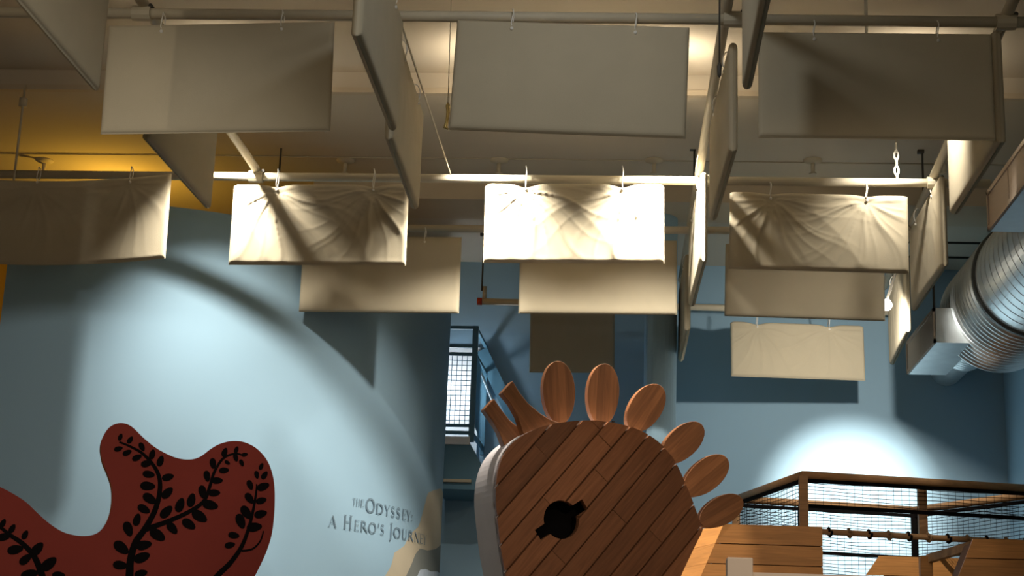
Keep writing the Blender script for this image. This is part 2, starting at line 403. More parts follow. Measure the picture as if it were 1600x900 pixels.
# ------------------------------------------------------------------ fabric panels
def panel_mesh(w, h, T, amp, seed, ties, nx, ny, sag=0.0, scal=0.0):
    rnd = random.Random(seed)
    e = [0, .004, .012, .024]
    def axis(L, n):
        inner = [e[-1] + (L - 2*e[-1])*i/n for i in range(n + 1)]
        return e[:-1] + inner + [L - q for q in reversed(e[:-1])]
    xs, zs = axis(w, nx), axis(h, ny)
    ph = [(rnd.uniform(0, 6), rnd.uniform(9, 12), rnd.uniform(17, 22), rnd.uniform(0, 6)) for _ in ties]
    wob = [(rnd.uniform(2, 5), rnd.uniform(0, 6)) for _ in range(3)]
    def prof(q): 
        r = .024
        return 1.0 if q >= r else math.sqrt(max(0, 1 - (1 - q/r)**2))
    def disp(x, z, side):
        d = 0
        for (tx, tz), (p0, k1, k2, p1) in zip(ties, ph):
            dx, dz = x - tx, tz - z
            r = math.hypot(dx, dz); th = math.atan2(dx, dz) + .07*math.sin(r*9 + p0)
            s = (r/(r + .06))*math.exp(-(r/.42)**1.5)
            a = 1 - abs(math.sin(k1*th*.5 + p0 + side)); b = 1 - abs(math.sin(k2*th*.5 + p1))
            d += amp*s*(1.2*a**4 + .7*b**4 + .25*a - .4)
            d -= amp*1.1*math.exp(-(r/.05)**2)
        d += amp*.35*math.sin(x*wob[0][0] + wob[0][1])*math.sin(z*wob[1][0]*2 + wob[1][1])
        if amp > .008: d += amp*.35*(1 - abs(math.sin(9*x + 6*z + wob[2][1] + 1.5*math.sin(4*z))))**2
        return d
    V, Fc = [], []; NX, NZ = len(xs), len(zs)
    for side in (-1, 1):
        for z in zs:
            for x in xs:
                q = min(x, w - x, z, h - z); pr = prof(q)
                X = x - w/2; Z = z - h
                y = side*(T/2*pr + disp(X, Z, side)*min(1, q/.05))
                zz = Z - sag*(1 - ((X + w*.15)/(w*.5))**2)
                if scal:
                    fz = max(0, 1 - (h - z)/.16)
                    zz -= scal*fz*sum(math.exp(-((X - tx)/.07)**2) for tx, _ in ties)
                    cx = max(0, abs(X) - (w/2 - .04))/.04
                    zz -= scal*.8*fz*cx*cx
                V.append((X, y, zz))
    off = NX*NZ
    for j in range(NZ - 1):
        for i in range(NX - 1):
            a = j*NX + i
            Fc.append((a, a+1, a+NX+1, a+NX)); Fc.append((off+a, off+a+NX, off+a+NX+1, off+a+1))
    ring = [i for i in range(NX)] + [j*NX + NX-1 for j in range(1, NZ)] + [(NZ-1)*NX + i for i in range(NX-2, -1, -1)] + [j*NX for j in range(NZ-2, 0, -1)]
    for i in range(len(ring)):
        a, b = ring[i], ring[(i+1) % len(ring)]
        Fc.append((a, a+off, b+off, b))
    return V, Fc
def panel(label, BL, BR, h=.615, amp=.004, T=.045, seed=1, tie=(.24, .77), group=None, pipez=None, sag=0, scal=0, hi=False, grom=True):
    BL, BR = Vector(BL), Vector(BR); x = (BR - BL).normalized(); w = (BR - BL).length
    y = Vector((0, 0, 1)).cross(x).normalized(); z = x.cross(y)
    top = (BL + BR)/2 + z*h
    mw = frame(top, x, y, z)
    t = thing('acoustic_panel', label, 'panel', mw, group)
    ties = [((f - .5)*w, -.045) for f in tie]
    c = mesh_obj('fabric_cover', *panel_mesh(w, h, T, amp, seed, ties, 110 if hi else 48, 60 if hi else 26, sag, scal), M_FAB, t, True)
    for tx, tz in ties:
        if grom:
            mesh_obj('grommet', *g_tube([(tx, -T/2 - .006 + amp*.5, tz), (tx, T/2 + .006 - amp*.5, tz)], .009, 10), M_TIE, c, True)
        lp = []
        zt = (pipez if pipez is not None else .075)
        for k in range(13):
            q = 2*math.pi*k/12; lp.append((tx + .004*math.sin(3*q), (T/2 + .006)*math.cos(q), (zt + tz)/2 + (zt - tz)/2*math.sin(q)))
        mesh_obj('cable_tie', *g_tube(lp, .0035, 5, False), M_TIE, t, True)
    return t
def front(label, l, r, Y, **k): return panel(label, aY(*l, Y), aY(*r, Y), **k)
G1, G2, G3, G4 = 'largest tan panels on the first pipe', 'panels on the second pipe', 'plain panels on the third pipe', 'panels nearest the back wall'
front('large tan fabric panel with a lighter strip down its edge, beside the yellow ceiling', (157, 210), (516, 205), 7.70, seed=3, amp=.0025, group=G1)
front('large smooth tan fabric panel hung between two pairs of edge-on panels', (701, 203), (1071, 217), 7.70, seed=5, amp=.003, group=G1)
front('large dark tan fabric panel on the pipe beside the spiral duct', (1185, 215), (1556, 220), 7.76, h=.585, seed=8, amp=.003, group=G1)
front('sagging tan fabric panel hung before the curved blue wall, below the yellow ceiling', (-30, 408), (258, 408), 10.36, seed=11, amp=.006, sag=.03, group=G2, hi=True, tie=(.27, .78))
front('creased tan panel with one blown-out lit end, crossed by a diagonal shadow', (357, 414), (634, 415), 10.33, h=.58, seed=14, amp=.015, group=G2, hi=True, scal=.02, tie=(.25, .80), pipez=.115)
front('brightly lit creased cream panel with both ends glaring white', (755, 411), (1038, 412), 10.33, h=.565, seed=17, amp=.014, group=G2, hi=True, scal=.028, tie=(.23, .77), pipez=.13)
front('creased tan panel lit only near its top corner tie, beside the duct', (1139, 420), (1420, 428), 10.36, h=.545, seed=20, amp=.012, group=G2, hi=True, scal=.012, tie=(.23, .77))
front('plain tan panel casting a triangular shadow on the curved wall', (467, 487), (717, 490), 11.56, seed=23, amp=.002, group=G3, h=.60)
front('plain tan panel hanging directly behind the glaring white panel', (810, 490), (1058, 492), 11.60, h=.58, seed=26, amp=.002, group=G3)
front('plain dark tan panel above the wrinkled back panel', (1132, 494), (1383, 502), 11.62, h=.565, seed=29, amp=.002, group=G3)
front('small dark grey-brown panel hanging above the wooden mane pieces', (827, 582), (960, 583), 13.88, seed=32, amp=.002, group=G4, h=.60, tie=(.25, .75))
panel('wrinkled tan panel with bright creased edge near the floodlit back wall', aY(1142, 588, 13.84), aY(1352, 595, 13.98), seed=35, amp=.010, h=.50, group=G4, hi=True, scal=.02, tie=(.2, .74))
def side(label, X0, Y0, X1, Y1, zb=4.47, **k): return panel(label, (X0, Y0, zb), (X1, Y1, zb), group='edge-on panels hung along the crossing pipes', T=k.pop('T', .05), **k)
side('edge-on dark panel cutting in before the yellow ceiling corner', -2.64, 5.98, -2.63, 7.19, seed=41, amp=.002)
side('edge-on tan panel below the crossing pipe in the yellow corner', -2.58, 7.88, -2.55, 9.10, seed=42, amp=.004)
side('edge-on pale panel on the wire, overlapping another one behind it', -1.22, 6.50, -1.22, 7.71, seed=43, amp=.005)
side('edge-on pale panel on the wire, ending before the creased lit panels', -1.26, 7.83, -1.27, 9.05, seed=44, amp=.004)
side('edge-on bluish-lit panel end hanging beside the large dark tan panel', .56, 5.88, .56, 7.10, seed=45, amp=.003)
side('edge-on tan panel between the large smooth panel and the large dark one', .555, 7.95, .52, 9.19, seed=46, amp=.003)
side('edge-on panel with glaring white face under the large dark panel', 1.90, 7.78, 1.91, 9.00, seed=47, amp=.004, T=.06)
side('edge-on tan panel hung between the glaring panel and the crease-cornered one', .51, 10.08, .487, 11.30, seed=48, amp=.006)
side('narrow edge-on panel with a pale edge before the round-cornered column', .487, 12.05, .48, 13.2, seed=49, amp=.002)
side('edge-on folded tan panel nearer of two beside the steel duct', 2.075, 10.1, 2.09, 11.31, seed=50, amp=.007)
side('edge-on folded tan panel touching the hanging vent box', 2.16, 11.95, 2.235, 13.15, seed=51, amp=.007)

# ------------------------------------------------------------------ rods, sprinklers, conduits, lamps
def rod(label, px, ytop, Y, z1, r=.008):
    p = aY(px, ytop, Y)
    t = thing('hanger_rod', label, 'rod', Matrix.Translation((p.x, Y, z1)))
    mesh_obj('shaft', *g_tube([(p.x, Y, z1), (p.x, Y, max(p.z, ZF + .01))], r, 8), M_ROD, t, True, Matrix())
    mesh_obj('ceiling_clip', *g_box((p.x - .035, Y - .02, max(p.z, ZF) - .025), (p.x + .012, Y + .02, max(p.z, ZF))), M_ROD, t, False, Matrix())
rod('dark threaded rod from the ceiling above the creased half-lit panel', 440, 223, R3(-2).y, ZP)
rod('dark threaded rod from the ceiling beside the middle crossing pipe', 1085, 230, R3(.5).y, ZP)
rod('dark threaded rod from the ceiling near the duct-side crossing pipe', 1441, 240, R3(2.2).y, ZP)
rod('thin rod dropping from the ceiling to the red-capped pipe', 755, 402, R4(-1.25).y, ZP + .1)
p = aY(1124, 118, 7.45)
t = thing('hanging_cable', 'thin dark cable dropping past the first pipe to a small hook', 'cable', Matrix.Translation(p))
mesh_obj('strand', *g_tube([p, (p.x, p.y, ZN + .01)], .005, 6), M_ROD, t, True, Matrix())
mesh_obj('hook', *g_tube([p + Vector((0, 0, .07)), p + Vector((0, 0, .05)), p, p - Vector((0, 0, .01))], [.005, .012, .010, .003], 8), M_ROD, t, True, Matrix())
p = aY(20, 160, YS - .05); q = aY(21, 285, YS - .05)
t = thing('conduit_drop', 'thin grey conduit dropping down across the yellow ceiling corner', 'conduit', Matrix.Translation(q))
mesh_obj('tube', *g_tube([q, (q.x, q.y, ZF + .02)], .009, 8), M_PIPE, t, True, Matrix())
mesh_obj('junction', *g_tube([(q.x, q.y, p.z - .03), (q.x, q.y, p.z + .03)], .03, 10), M_PIPE, t, True, Matrix())
ys = aZ(900, 247, ZF).y
cp_ = pipe('thin conduit along the ceiling linking the sprinkler heads', (-5.5, ys + .03, ZF - .008), (XR, ys + .03, ZF - .003), .005, nm='ceiling_conduit', cat='conduit')
for px, where in ((70, 'glowing yellow below the yellow-lit ceiling'), (540, 'between the yellow ceiling and the wire'), (780, 'above the glaring white panel, nearer the wire'), (1022, 'above the glaring white panel, beside the middle pipe'), (1270, 'above the panel with one lit corner'), (1475, 'beside the duct-side crossing pipe')):
    p = aZ(px, 250, ZF)
    t = thing('sprinkler_head', 'small sprinkler head ' + where, 'sprinkler', Matrix.Translation(p), 'sprinkler heads along the ceiling conduit')
    mesh_obj('escutcheon', *g_tube([(0, 0, .005), (0, 0, -.012), (0, 0, -.03)], [.075, .07, .03], 16), M_PIPE, t, True)
    st_ = mesh_obj('stem', *g_tube([(0, 0, -.02), (0, 0, -.11)], .016, 10), M_PIPE, t, True)
    mesh_obj('deflector', *g_tube([(0, 0, -.11), (0, 0, -.118)], .03, 12), M_PIPE, st_, False)
for yy, i in ((378, 0), (401, 1)):
    A = aZ(1480, yy, ZF)
    pipe(('thin grey conduit on the ceiling between duct and beam', 'thin grey conduit on the ceiling nearest the back wall')[i], (1.2, A.y, ZF - .006), (XR, A.y, ZF - .006), .012, nm='ceiling_conduit', cat='conduit', m=M_ROD)

LAB = ['track spotlight behind the panel with a lighter strip, lighting the half-glaring panel',
       'track spotlight behind the large smooth panel, beside the wire',
       'track spotlight behind the large smooth panel, beside the middle pipe',
       'track spotlight behind the large dark panel, turned to the white-faced edge-on panel',
       'track spotlight behind the large dark panel, lighting the corner tie',
       'track spotlight above the second pipe aimed at the curved wall',
       'glowing bulb at the edge of the plain dark panel, facing the back wall']
for (p, tg, w, a, b, c), lab in zip(TRACK, LAB):
    p = Vector(p); d = (Vector(tg) - p).normalized()
    u = d.cross(Vector((0, 0, 1))).normalized(); v = u.cross(d)
    t = thing('track_spotlight', lab, 'spotlight', Matrix.Translation(p))
    ring = g_tube([p + d*.02, p - d*.01, p - d*.12, p - d*.16], [.055, .055, .045, .03], 16, False)
    if p.y > 11.2:    # bare reflector bulb, seen glowing
        mesh_obj('bulb', *g_tube([p - d*(.03 + .09*k/6) for k in range(7)], [.038, .042, .040, .034, .026, .02, .012], 16), M_BULB, t, True, Matrix())
    else:
        mesh_obj('housing', *ring, M_LAMPBODY, t, True, Matrix())
        mesh_obj('back_cap', *g_tube([p - d*.158, p - d*.162], .03, 12), M_LAMPBODY, t, True, Matrix())
        mesh_obj('bulb', *g_tube([p - d*.10, p - d*.06], .028, 12), M_BULB, t, True, Matrix())
    zt = ZN if p.y < YS else ZF
    held = Vector((1.80 + .41*(p.y - 4.2)/9.1, p.y, ZC)) if p.y > 11.2 else R2(p.x) if p.y > 10.5 else Vector((p.x - d.x*.09, p.y - d.y*.09, zt))
    mesh_obj('stem', *g_tube([p - d*.09 + Vector((0, 0, .02)), held], .010, 8), M_LAMPBODY, t, True, Matrix())
# lit hardware hanging at the second pipe
A = R2(1.83)
t = thing('chain_hanger', 'bright white chain hanger standing above the second pipe near the duct', 'chain', Matrix.Translation(A))
for k in range(5):
    z = .03 + .055*k
    ring = [( .014*math.cos(q)*(k % 2), .014*math.cos(q)*(1 - k % 2), z + .034*math.sin(q)) for q in [2*math.pi*i/10 for i in range(11)]]
    mesh_obj('link', *g_tube(ring, .007, 6, False), M_TIE, t, True)
mesh_obj('wire', *g_tube([(0, 0, .28), (0, 0, ZN - A.z + .01)], .004, 6), M_PIPE, t, True)
A = aY(698, 202, 8.2); B = aY(698, 165, 8.2)
t = thing('brass_hook', 'small shiny brass hook beside the lower corner of the smooth panel', 'hook', Matrix.Translation(A))
M_BRASS = mat('brass', (.8, .65, .3), .25, metal=.8)
h = B.z - A.z
mesh_obj('hook_body', *g_tube([(.01, 0, 0), (-.008, 0, .01), (0, 0, h*.4), (.003, 0, h*.75), (0, 0, h), (0, 0, h + .02)], [.006, .012, .009, .011, .013, .003], 8), M_BRASS, t, True)
mesh_obj('thread', *g_tube([(0, 0, h), (-.02, 0, ZN - A.z + .005)], .0025, 5), M_PIPE, t, True)

# ------------------------------------------------------------------ ductwork
DX, DZ, DR = 3.02, 4.80, .44
def lathe_y(profile, n=48):   # profile: list (y, r) about axis (DX, DZ)
    V, Fc = [], []
    for y, r in profile:
        for k in range(n):
            q = 2*math.pi*k/n; V.append((DX + r*math.cos(q), y, DZ + r*math.sin(q)))
    for i in range(len(profile) - 1):
        for k in range(n): Fc.append((i*n+k, (i+1)*n+k, (i+1)*n+(k+1) % n, i*n+(k+1) % n))
    return V, Fc
duct = thing('spiral_duct', 'large round galvanised spiral duct running along the teal wall', 'duct', Matrix.Translation((DX, 12, DZ)))
pr = []
y = 5.0
while y < 11.52: pr += [(y, DR), (y + .06, DR), (y + .118, DR), (y + .121, DR + .003), (y + .130, DR + .003), (y + .133, DR)]; y += .135
mesh_obj('smooth_section', *lathe_y(pr, 72), M_GALV, duct, False, Matrix())
mesh_obj('joint_band', *lathe_y([(11.52, DR), (11.52, DR + .022), (11.56, DR + .022), (11.56, DR)]), mat('dark_band', (.12, .13, .13), .5, metal=.6), duct, False, Matrix())
pr = []; y = 11.56
while y < 12.74: pr += [(y, DR + .014), (y + .05, DR + .014), (y + .06, DR + .026), (y + .075, DR + .026), (y + .085, DR + .014)]; y += .085
mesh_obj('ribbed_section', *lathe_y(pr), M_GALV, duct, True, Matrix())
ye = y
mesh_obj('end_plate', *lathe_y([(ye, DR + .014), (ye + .01, DR), (ye + .012, .18)]), M_GALV, duct, False, Matrix())
pr = []; y = ye
while y < 13.9: pr += [(y, .205), (y + .04, .205), (y + .048, .213), (y + .056, .213), (y + .064, .205)]; y += .064
sm = mesh_obj('narrow_section', *lathe_y(pr + [(y, .16), (y + .01, .02)], 32), M_GALV, duct, True, Matrix())
sm.location.x -= .03
tail = lathe_y([(y - .05, .15), (YB + .004, .15)], 24)
mesh_obj('wall_sleeve', *tail, M_GALV, duct, True, Matrix())
def vent(label, xl, y0, y1, zb, h, nslat):
    t = thing('vent_box', label, 'vent', Matrix.Translation((xl, y0, zb)))
    xr = DX - DR + (.03 if y1 < 12 else .17)
    b = mesh_obj('housing', *g_box((xl + .015, y0, zb), (xr, y1, zb + h)), M_GALV, t, False, Matrix())
    fr = [((xl, y0, zb), (xl + .02, y1, zb + .03)), ((xl, y0, zb + h - .03), (xl + .02, y1, zb + h)),
          ((xl, y0, zb), (xl + .02, y0 + .03, zb + h)), ((xl, y1 - .03, zb), (xl + .02, y1, zb + h))]
    gf = mesh_obj('grille_frame', *g_join(*[g_box(a, c) for a, c in fr]), M_GRILLE, t, False, Matrix())
    for k in range(nslat):
        ya = y0 + .03 + (y1 - y0 - .06)*k/nslat
        mesh_obj('grille_panel', *g_box((xl + .008, ya + .006, zb + .032), (xl + .018, ya + (y1 - y0 - .06)/nslat - .006, zb + h - .032)), M_GRILLE, gf, False, Matrix())
    return t
p = aZ(1543, 362, 4.69)
vent('tan-faced metal vent box on the duct beside the white-faced panel', p.x, p.y - 2.2, p.y, 4.69, .27, 4)
p = aZ(1423, 585, 4.47); p2 = aZ(1452, 535, 4.47)
v2 = vent('tan-faced metal vent box hung on a rod before the back wall', (p.x + p2.x)/2, p2.y, p.y, 4.47, .28, 2)
q = aY(1459, 450, p2.y + .02)
mesh_obj('hanger', *g_tube([(q.x, p2.y + .03, 4.74), (q.x, p2.y + .03, ZF + .01)], .010, 8), M_ROD, v2, True, Matrix())

# ------------------------------------------------------------------ red leaf-painted cutout
RY, RA = 9.2, math.radians(22)
red_px = [(0,761),(18,770),(40,784),(58,801),(76,817),(98,831),(122,837),(144,836),(159,827),(170,808),(175,784),(174,759),(167,738),(160,720),(157,698),(162,680),(173,666),(189,661),(205,666),(223,683),(241,698),(260,709),(278,716),(296,718),(312,714),(330,701),(345,693),(364,689),(382,691),(400,700),(416,717),(425,738),(429,762),(429,796),(425,833),(416,863),(400,897),(380,935),(352,990),(335,1060),(330,1200),(330,1370),(325,1545),(60,1545),(-110,1545),(-120,1370),(-130,1200),(-150,1060),(-170,930),(-160,820),(-130,765),(-80,745),(-35,747)]
RT, RN = Vector((math.cos(RA), math.sin(RA), 0)), Vector((math.sin(RA), -math.cos(RA), 0))
ZB = Vector((aY(215, 800, RY).x, RY, 0))
def rq(x, y):
    v = aPlane(x, y, ZB, RN) - ZB; return (v.dot(RT), v.z)
rp = smooth_poly([rq(x, y) for x, y in red_px], 4); rp = [(x, max(z, 0.0)) for x, z in rp]
lowest = min(z for x, z in rp); rp = [(x, 0.0 if z < lowest + .12 else z) for x, z in rp]
rmw = frame(ZB, RT, (0, 0, 1), RN)
red = thing('painted_cutout', 'dark red curved cutout board painted with black leafy vines', 'cutout', rmw)
V, Fc = g_prism(rp, -.075, 0)
rb = mesh_obj('board', V, Fc, M_RED, red); rb.data.materials.append(M_EDGE)
for pl in rb.data.polygons:
    if abs(pl.normal.z) < .5: pl.material_index = 1
def rz(x, y):
    u, v = rq(x/3.2727, 625 + y/3.2727); return Vector((u, v, 0))
stems = [([(650,1010),(662,900),(667,820),(692,730),(740,660),(790,570),(815,480),(815,400),(785,335),(730,275),(670,240),(610,215)], 42, 9),
         ([(735,665),(800,642),(860,620),(960,575),(1040,520),(1070,450),(1095,370),(1140,300),(1200,275),(1252,285)], 28, 8),
         ([(1040,980),(1115,895),(1180,830),(1235,750),(1270,660),(1295,560),(1310,470),(1312,430)], 32, 7),
         ([(1235,772),(1290,762),(1330,722),(1347,670)], 11, 7),
         ([(240,1000),(215,900),(190,830),(160,780),(110,730),(50,690),(0,650),(-60,610)], 36, 12)]
pxm = (aY(101, 800, RY) - aY(100, 800, RY)).length / 3.2727; stz = .002; STEMS = []
for pts, w0, w1 in stems:
    P = smooth_line([rz(x, y).to_2d().to_3d() for x, y in pts], 5); nP = len(P); V, Fc = [], []
    for i, p in enumerate(P):
        tt = (P[min(i+1, nP-1)] - P[max(i-1, 0)]).normalized(); s = Vector((-tt.y, tt.x, 0)); w = (w0 + (w1 - w0)*i/(nP-1))*pxm/2
        V += [p + s*w + Vector((0, 0, stz)), p - s*w + Vector((0, 0, stz))]
    for i in range(nP - 1): Fc.append((2*i, 2*i+1, 2*i+3, 2*i+2))
    STEMS.append(mesh_obj('painted_stem', V, Fc, M_BLACK, red)); stz += .0006
leaves = [(615,190,75,38),(665,205,60,42),(605,250,20,44),(650,270,30,48),(725,240,-60,48),(700,295,30,52),(778,278,80,52),(820,312,75,58),(750,325,20,60),(760,380,-5,62),(858,395,20,62),(755,440,0,76),(855,475,50,72),(765,505,-30,78),(735,558,-25,68),(700,612,80,64),(655,660,-65,78),(620,755,-35,88),(735,742,15,80),(615,845,-5,74),(725,805,25,84),(720,888,20,66),
 (850,572,50,78),(920,537,75,76),(978,512,80,72),(880,655,-45,72),(805,690,-30,88),(965,635,-30,78),(1020,595,-30,88),(1075,537,-10,82),(1035,470,-75,68),(1095,475,5,62),(1058,390,-75,58),(1110,412,5,58),(1088,325,-80,56),(1145,360,10,52),(1148,268,75,50),(1162,320,-30,32),(1208,255,75,38),(1205,295,-70,44),(1250,280,15,34),(1235,322,-60,38),
 (1335,340,70,38),(1312,383,-75,42),(1352,385,60,48),(1278,435,-65,54),(1345,443,25,68),(1275,503,-50,64),(1335,515,20,58),(1258,575,-50,78),(1332,583,20,68),(1230,620,-65,80),(1300,650,10,80),(1195,692,-5,58),(1175,742,15,54),
 (15,630,70,44),(62,658,65,48),(128,690,70,48),(20,700,15,64),(78,765,15,76),(190,762,55,78),(130,815,45,68),(250,838,45,88),(150,893,20,84),(300,897,0,64)]
lm = bpy.data.meshes.new('painted_leaf')
N = 14; lv = []
for i in range(N):
    q = 2*math.pi*i/N; lv.append((.5*math.cos(q), .29*math.sin(q)*(1 - .18*math.cos(q)), .0055))
lm.from_pydata(lv, [], [tuple(range(N))]); lm.materials.append(M_BLACK)
for i, (x, y, a, L) in enumerate(leaves):
    o = bpy.data.objects.new('painted_leaf', lm); COL.objects.link(o); o.parent = STEMS[0 if i < 22 else 1 if i < 42 else 2 if i < 55 else 4]
    o.location = rz(x, y); o.rotation_euler = (0, 0, math.radians(a)); o.scale = (L*pxm, L*pxm, 1)

# ------------------------------------------------------------------ wooden horse head
HA = math.radians(25)
HT, HN = Vector((math.cos(HA), math.sin(HA), 0)), Vector((math.sin(HA), -math.cos(HA), 0))
H0 = aY(935, 780, 9.8)
horse = thing('wooden_horse', 'plank-faced wooden horse head with oval mane pieces and black eye hole', 'sculpture', Matrix.Translation((H0.x, H0.y, 0)))
def hp(x, y, depth=0.0):      # pixel on the head's face plane (or one parallel, deeper)
    p = aPlane(x, y, H0 - HN*depth, HN); r = p - (H0 - HN*depth); return (r.dot(HT), r.z)
HM = frame(H0, HT, (0, 0, 1), HN)
zfl = -H0.z
head_px = [(790,900),(783,860),(777,812),(774,772),(778,735),(790,706),(813,683),(846,667),(886,659),(925,657),(965,662),(1000,673),(1030,692),(1054,720),(1072,758),(1085,791),(1094,818),(1097,829),(1086,852),(1064,899),(1045,950),(1036,1020),(802,1020),(797,960)]
ho = [hp(x, y) for x, y in head_px]
ho = smooth_poly(ho[:-2] + [(ho[-3][0] + .01, zfl*.6), (ho[-3][0] + .02, zfl), (ho[-2][0] + .03, zfl), (ho[-2][0] + .01, zfl*.6)] + ho[-2:], 4)
ho = [(u, max(v, zfl)) for u, v in ho]
HD = .36
# pale side band
n = len(ho); V = []; Fc = []
cen = Vector((sum(u for u, v in ho)/n, sum(v for u, v in ho)/n))
for u, v in ho:
    iu, iv = u + (cen.x - u)*.03, v + (cen.y - v)*.03
    V += [(u, v, -.021), (u, v, -HD), (iu, iv, -HD), (iu, iv, -.021)]
for i in range(n):
    j = (i + 1) % n
    for k in range(4): Fc.append((4*i+k, 4*j+k, 4*j+(k+1) % 4, 4*i+(k+1) % 4))
band = mesh_obj('side_band', V, Fc, M_SIDE, horse, False, HM)
bm = bmesh.new(); bm.from_mesh(band.data); bmesh.ops.recalc_face_normals(bm, faces=bm.faces); bm.to_mesh(band.data); bm.free()
mesh_obj('back_board', *g_prism(ho, -HD - .012, -HD + .004), M_SIDE, horse, False, HM)
# eye cutter
ec = hp(877, 812); ea, eb = hp(840, 835), hp(912, 788); er = abs(hp(903, 812)[0] - ec[0])*1.06
ed = Vector((eb[0] - ea[0], eb[1] - ea[1])); el = ed.length/2; edn = ed.normalized(); eo = Vector((-edn.y, edn.x)); hw = .036
al = math.asin(hw/er); epoly = []
for i in range(17):
    q = al + (math.pi - 2*al)*i/16; epoly.append(Vector(ec) + edn*er*math.cos(q) + eo*er*math.sin(q))
epoly += [Vector(ec) - edn*el*1.02 + eo*hw, Vector(ec) - edn*el*1.02 - eo*hw]
for i in range(17):
    q = math.pi + al + (math.pi - 2*al)*i/16; epoly.append(Vector(ec) + edn*er*math.cos(q) + eo*er*math.sin(q))
epoly += [Vector(ec) + edn*el*1.02 - eo*hw, Vector(ec) + edn*el*1.02 + eo*hw]
epoly = [tuple(p) for p in epoly]
cut = mesh_obj('cutter', *g_prism(epoly, -.1, .1), M_BLACK, None, False, HM)
def cut_eye(o):
    bpy.context.view_layer.update()
    md = o.modifiers.new('b', 'BOOLEAN'); md.object = cut; md.operation = 'DIFFERENCE'; md.solver = 'EXACT'
    dg = bpy.context.evaluated_depsgraph_get(); dg.update()
    me = bpy.data.meshes.new_from_object(o.evaluated_get(dg)); o.modifiers.remove(md); o.data = me
core = mesh_obj('backing_board', *g_prism(ho, -.042, -.0215), M_DARKW, horse, False, HM)
cut_eye(core)
# diagonal planks, local x runs along the grain
PA = math.radians(50); pd, pn = Vector((math.cos(PA), math.sin(PA))), Vector((-math.sin(PA), math.cos(PA)))
rnd = random.Random(4); PWD = .128; k = -16
umin = min(u for u, v in ho); split = {0: [.12], 1: [-.25, .3], -2: [.02], -1: [-.45], 3: [-.05], -4: [.1], 2: [.33]}
for k in range(-14, 9):
    c0, c1 = k*PWD + .02, (k + 1)*PWD + .02
    poly = clip_half(clip_half(ho, pn, c1 - .0055), -pn, -(c0 + .0055))
    if len(poly) < 3: continue
    cuts = sorted(split.get(k, [])); segs = []
    bounds = [-9] + cuts + [9]
    for s in range(len(bounds) - 1):
        q = clip_half(clip_half(poly, pd, bounds[s+1] - .0015), -pd, -(bounds[s] + .0015))
        if len(q) >= 3: segs.append(q)
    for q in segs:
        loc = [(Vector(p).dot(pd), Vector(p).dot(pn)) for p in q]
        # drop duplicate points
        cl = [loc[0]]
        for p in loc[1:]:
            if (Vector(p) - Vector(cl[-1])).length > 1e-4: cl.append(p)
        if len(cl) < 3: continue
        cxm, cym = sum(p[0] for p in cl)/len(cl), sum(p[1] for p in cl)/len(cl)
        cl = [(p[0] - cxm, p[1] - cym) for p in cl]
        org = H0 + HT*(pd.x*cxm + pn.x*cym) + Vector((0, 0, pd.y*cxm + pn.y*cym))
        X = HT*pd.x + Vector((0, 0, pd.y)); Yv = HT*pn.x + Vector((0, 0, pn.y))
        pz = rnd.uniform(-.003, .003)
        o = mesh_obj('plank', *g_prism(cl, -.0215, .004 + pz), M_PLANK, horse, False, frame(org, X, Yv, HN))
        if abs(cym - Vector(ec).dot(pn)) < .32: cut_eye(o)
        o['kind'] = ''
        del o['kind']
bpy.data.objects.remove(cut)
# black cup behind the eye hole
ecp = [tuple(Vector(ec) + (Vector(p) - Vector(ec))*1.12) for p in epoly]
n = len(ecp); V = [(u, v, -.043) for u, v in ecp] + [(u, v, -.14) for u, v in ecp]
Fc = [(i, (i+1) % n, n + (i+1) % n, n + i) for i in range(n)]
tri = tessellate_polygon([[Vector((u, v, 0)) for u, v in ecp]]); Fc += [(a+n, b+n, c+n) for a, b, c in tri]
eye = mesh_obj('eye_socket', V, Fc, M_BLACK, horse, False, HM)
# ears
def flat_part(name, px, depth, th, m, ax):
    pts = [hp(x, y, depth) for x, y in px]; a0 = Vector(hp(*ax[0], depth)); a1 = Vector(hp(*ax[1], depth)); X2 = (a1 - a0).normalized(); Y2 = Vector((-X2.y, X2.x))
    c0 = (a0 + a1)/2
    loc = [((Vector(p) - c0).dot(X2), (Vector(p) - c0).dot(Y2)) for p in pts]
    X = HT*X2.x + Vector((0, 0, X2.y)); Yv = HT*Y2.x + Vector((0, 0, Y2.y)); org = H0 - HN*depth + HT*c0.x + Vector((0, 0, c0.y))
    o = mesh_obj(name, *g_prism(loc, -th/2, th/2), m, horse, False, frame(org, X, Yv, HN)); bevel(o, .006, 2); return o
flat_part('ear', [(753,641),(769,624),(780,640),(793,657),(809,670),(822,685),(832,702),(800,725),(787,713),(784,695),(777,676),(766,658)], .20, .07, M_MANE, ((760, 633), (815, 705)))
flat_part('ear', [(781,615),(798,596),(809,615),(823,632),(841,647),(856,656),(872,662),(866,692),(830,708),(818,690),(812,670),(806,652),(795,632)], .10, .07, M_MANE, ((790, 606), (845, 680)))
for tip, base, hwid in [((869,565),(874,664),25),((943,569),(938,666),24.5),((1029,603),(985,674),25),((1094,664),(1034,722),23.5),((1133,716),(1068,772),24),((1157,780),(1092,818),22)]:
    tv, bv_ = Vector(tip), Vector(base); cc = (tv + bv_)/2; dd = (tv - bv_); hl = dd.length/2; dd.normalize(); oo = Vector((-dd.y, dd.x))
    px = []
    for i in range(28):
        q = 2*math.pi*i/28; px.append(tuple(cc + dd*hl*math.cos(q) + oo*hwid*math.sin(q)*(1 + .05*math.cos(q))))
    flat_part('mane_piece', px, .14, .05, M_MANE, (base, tip))
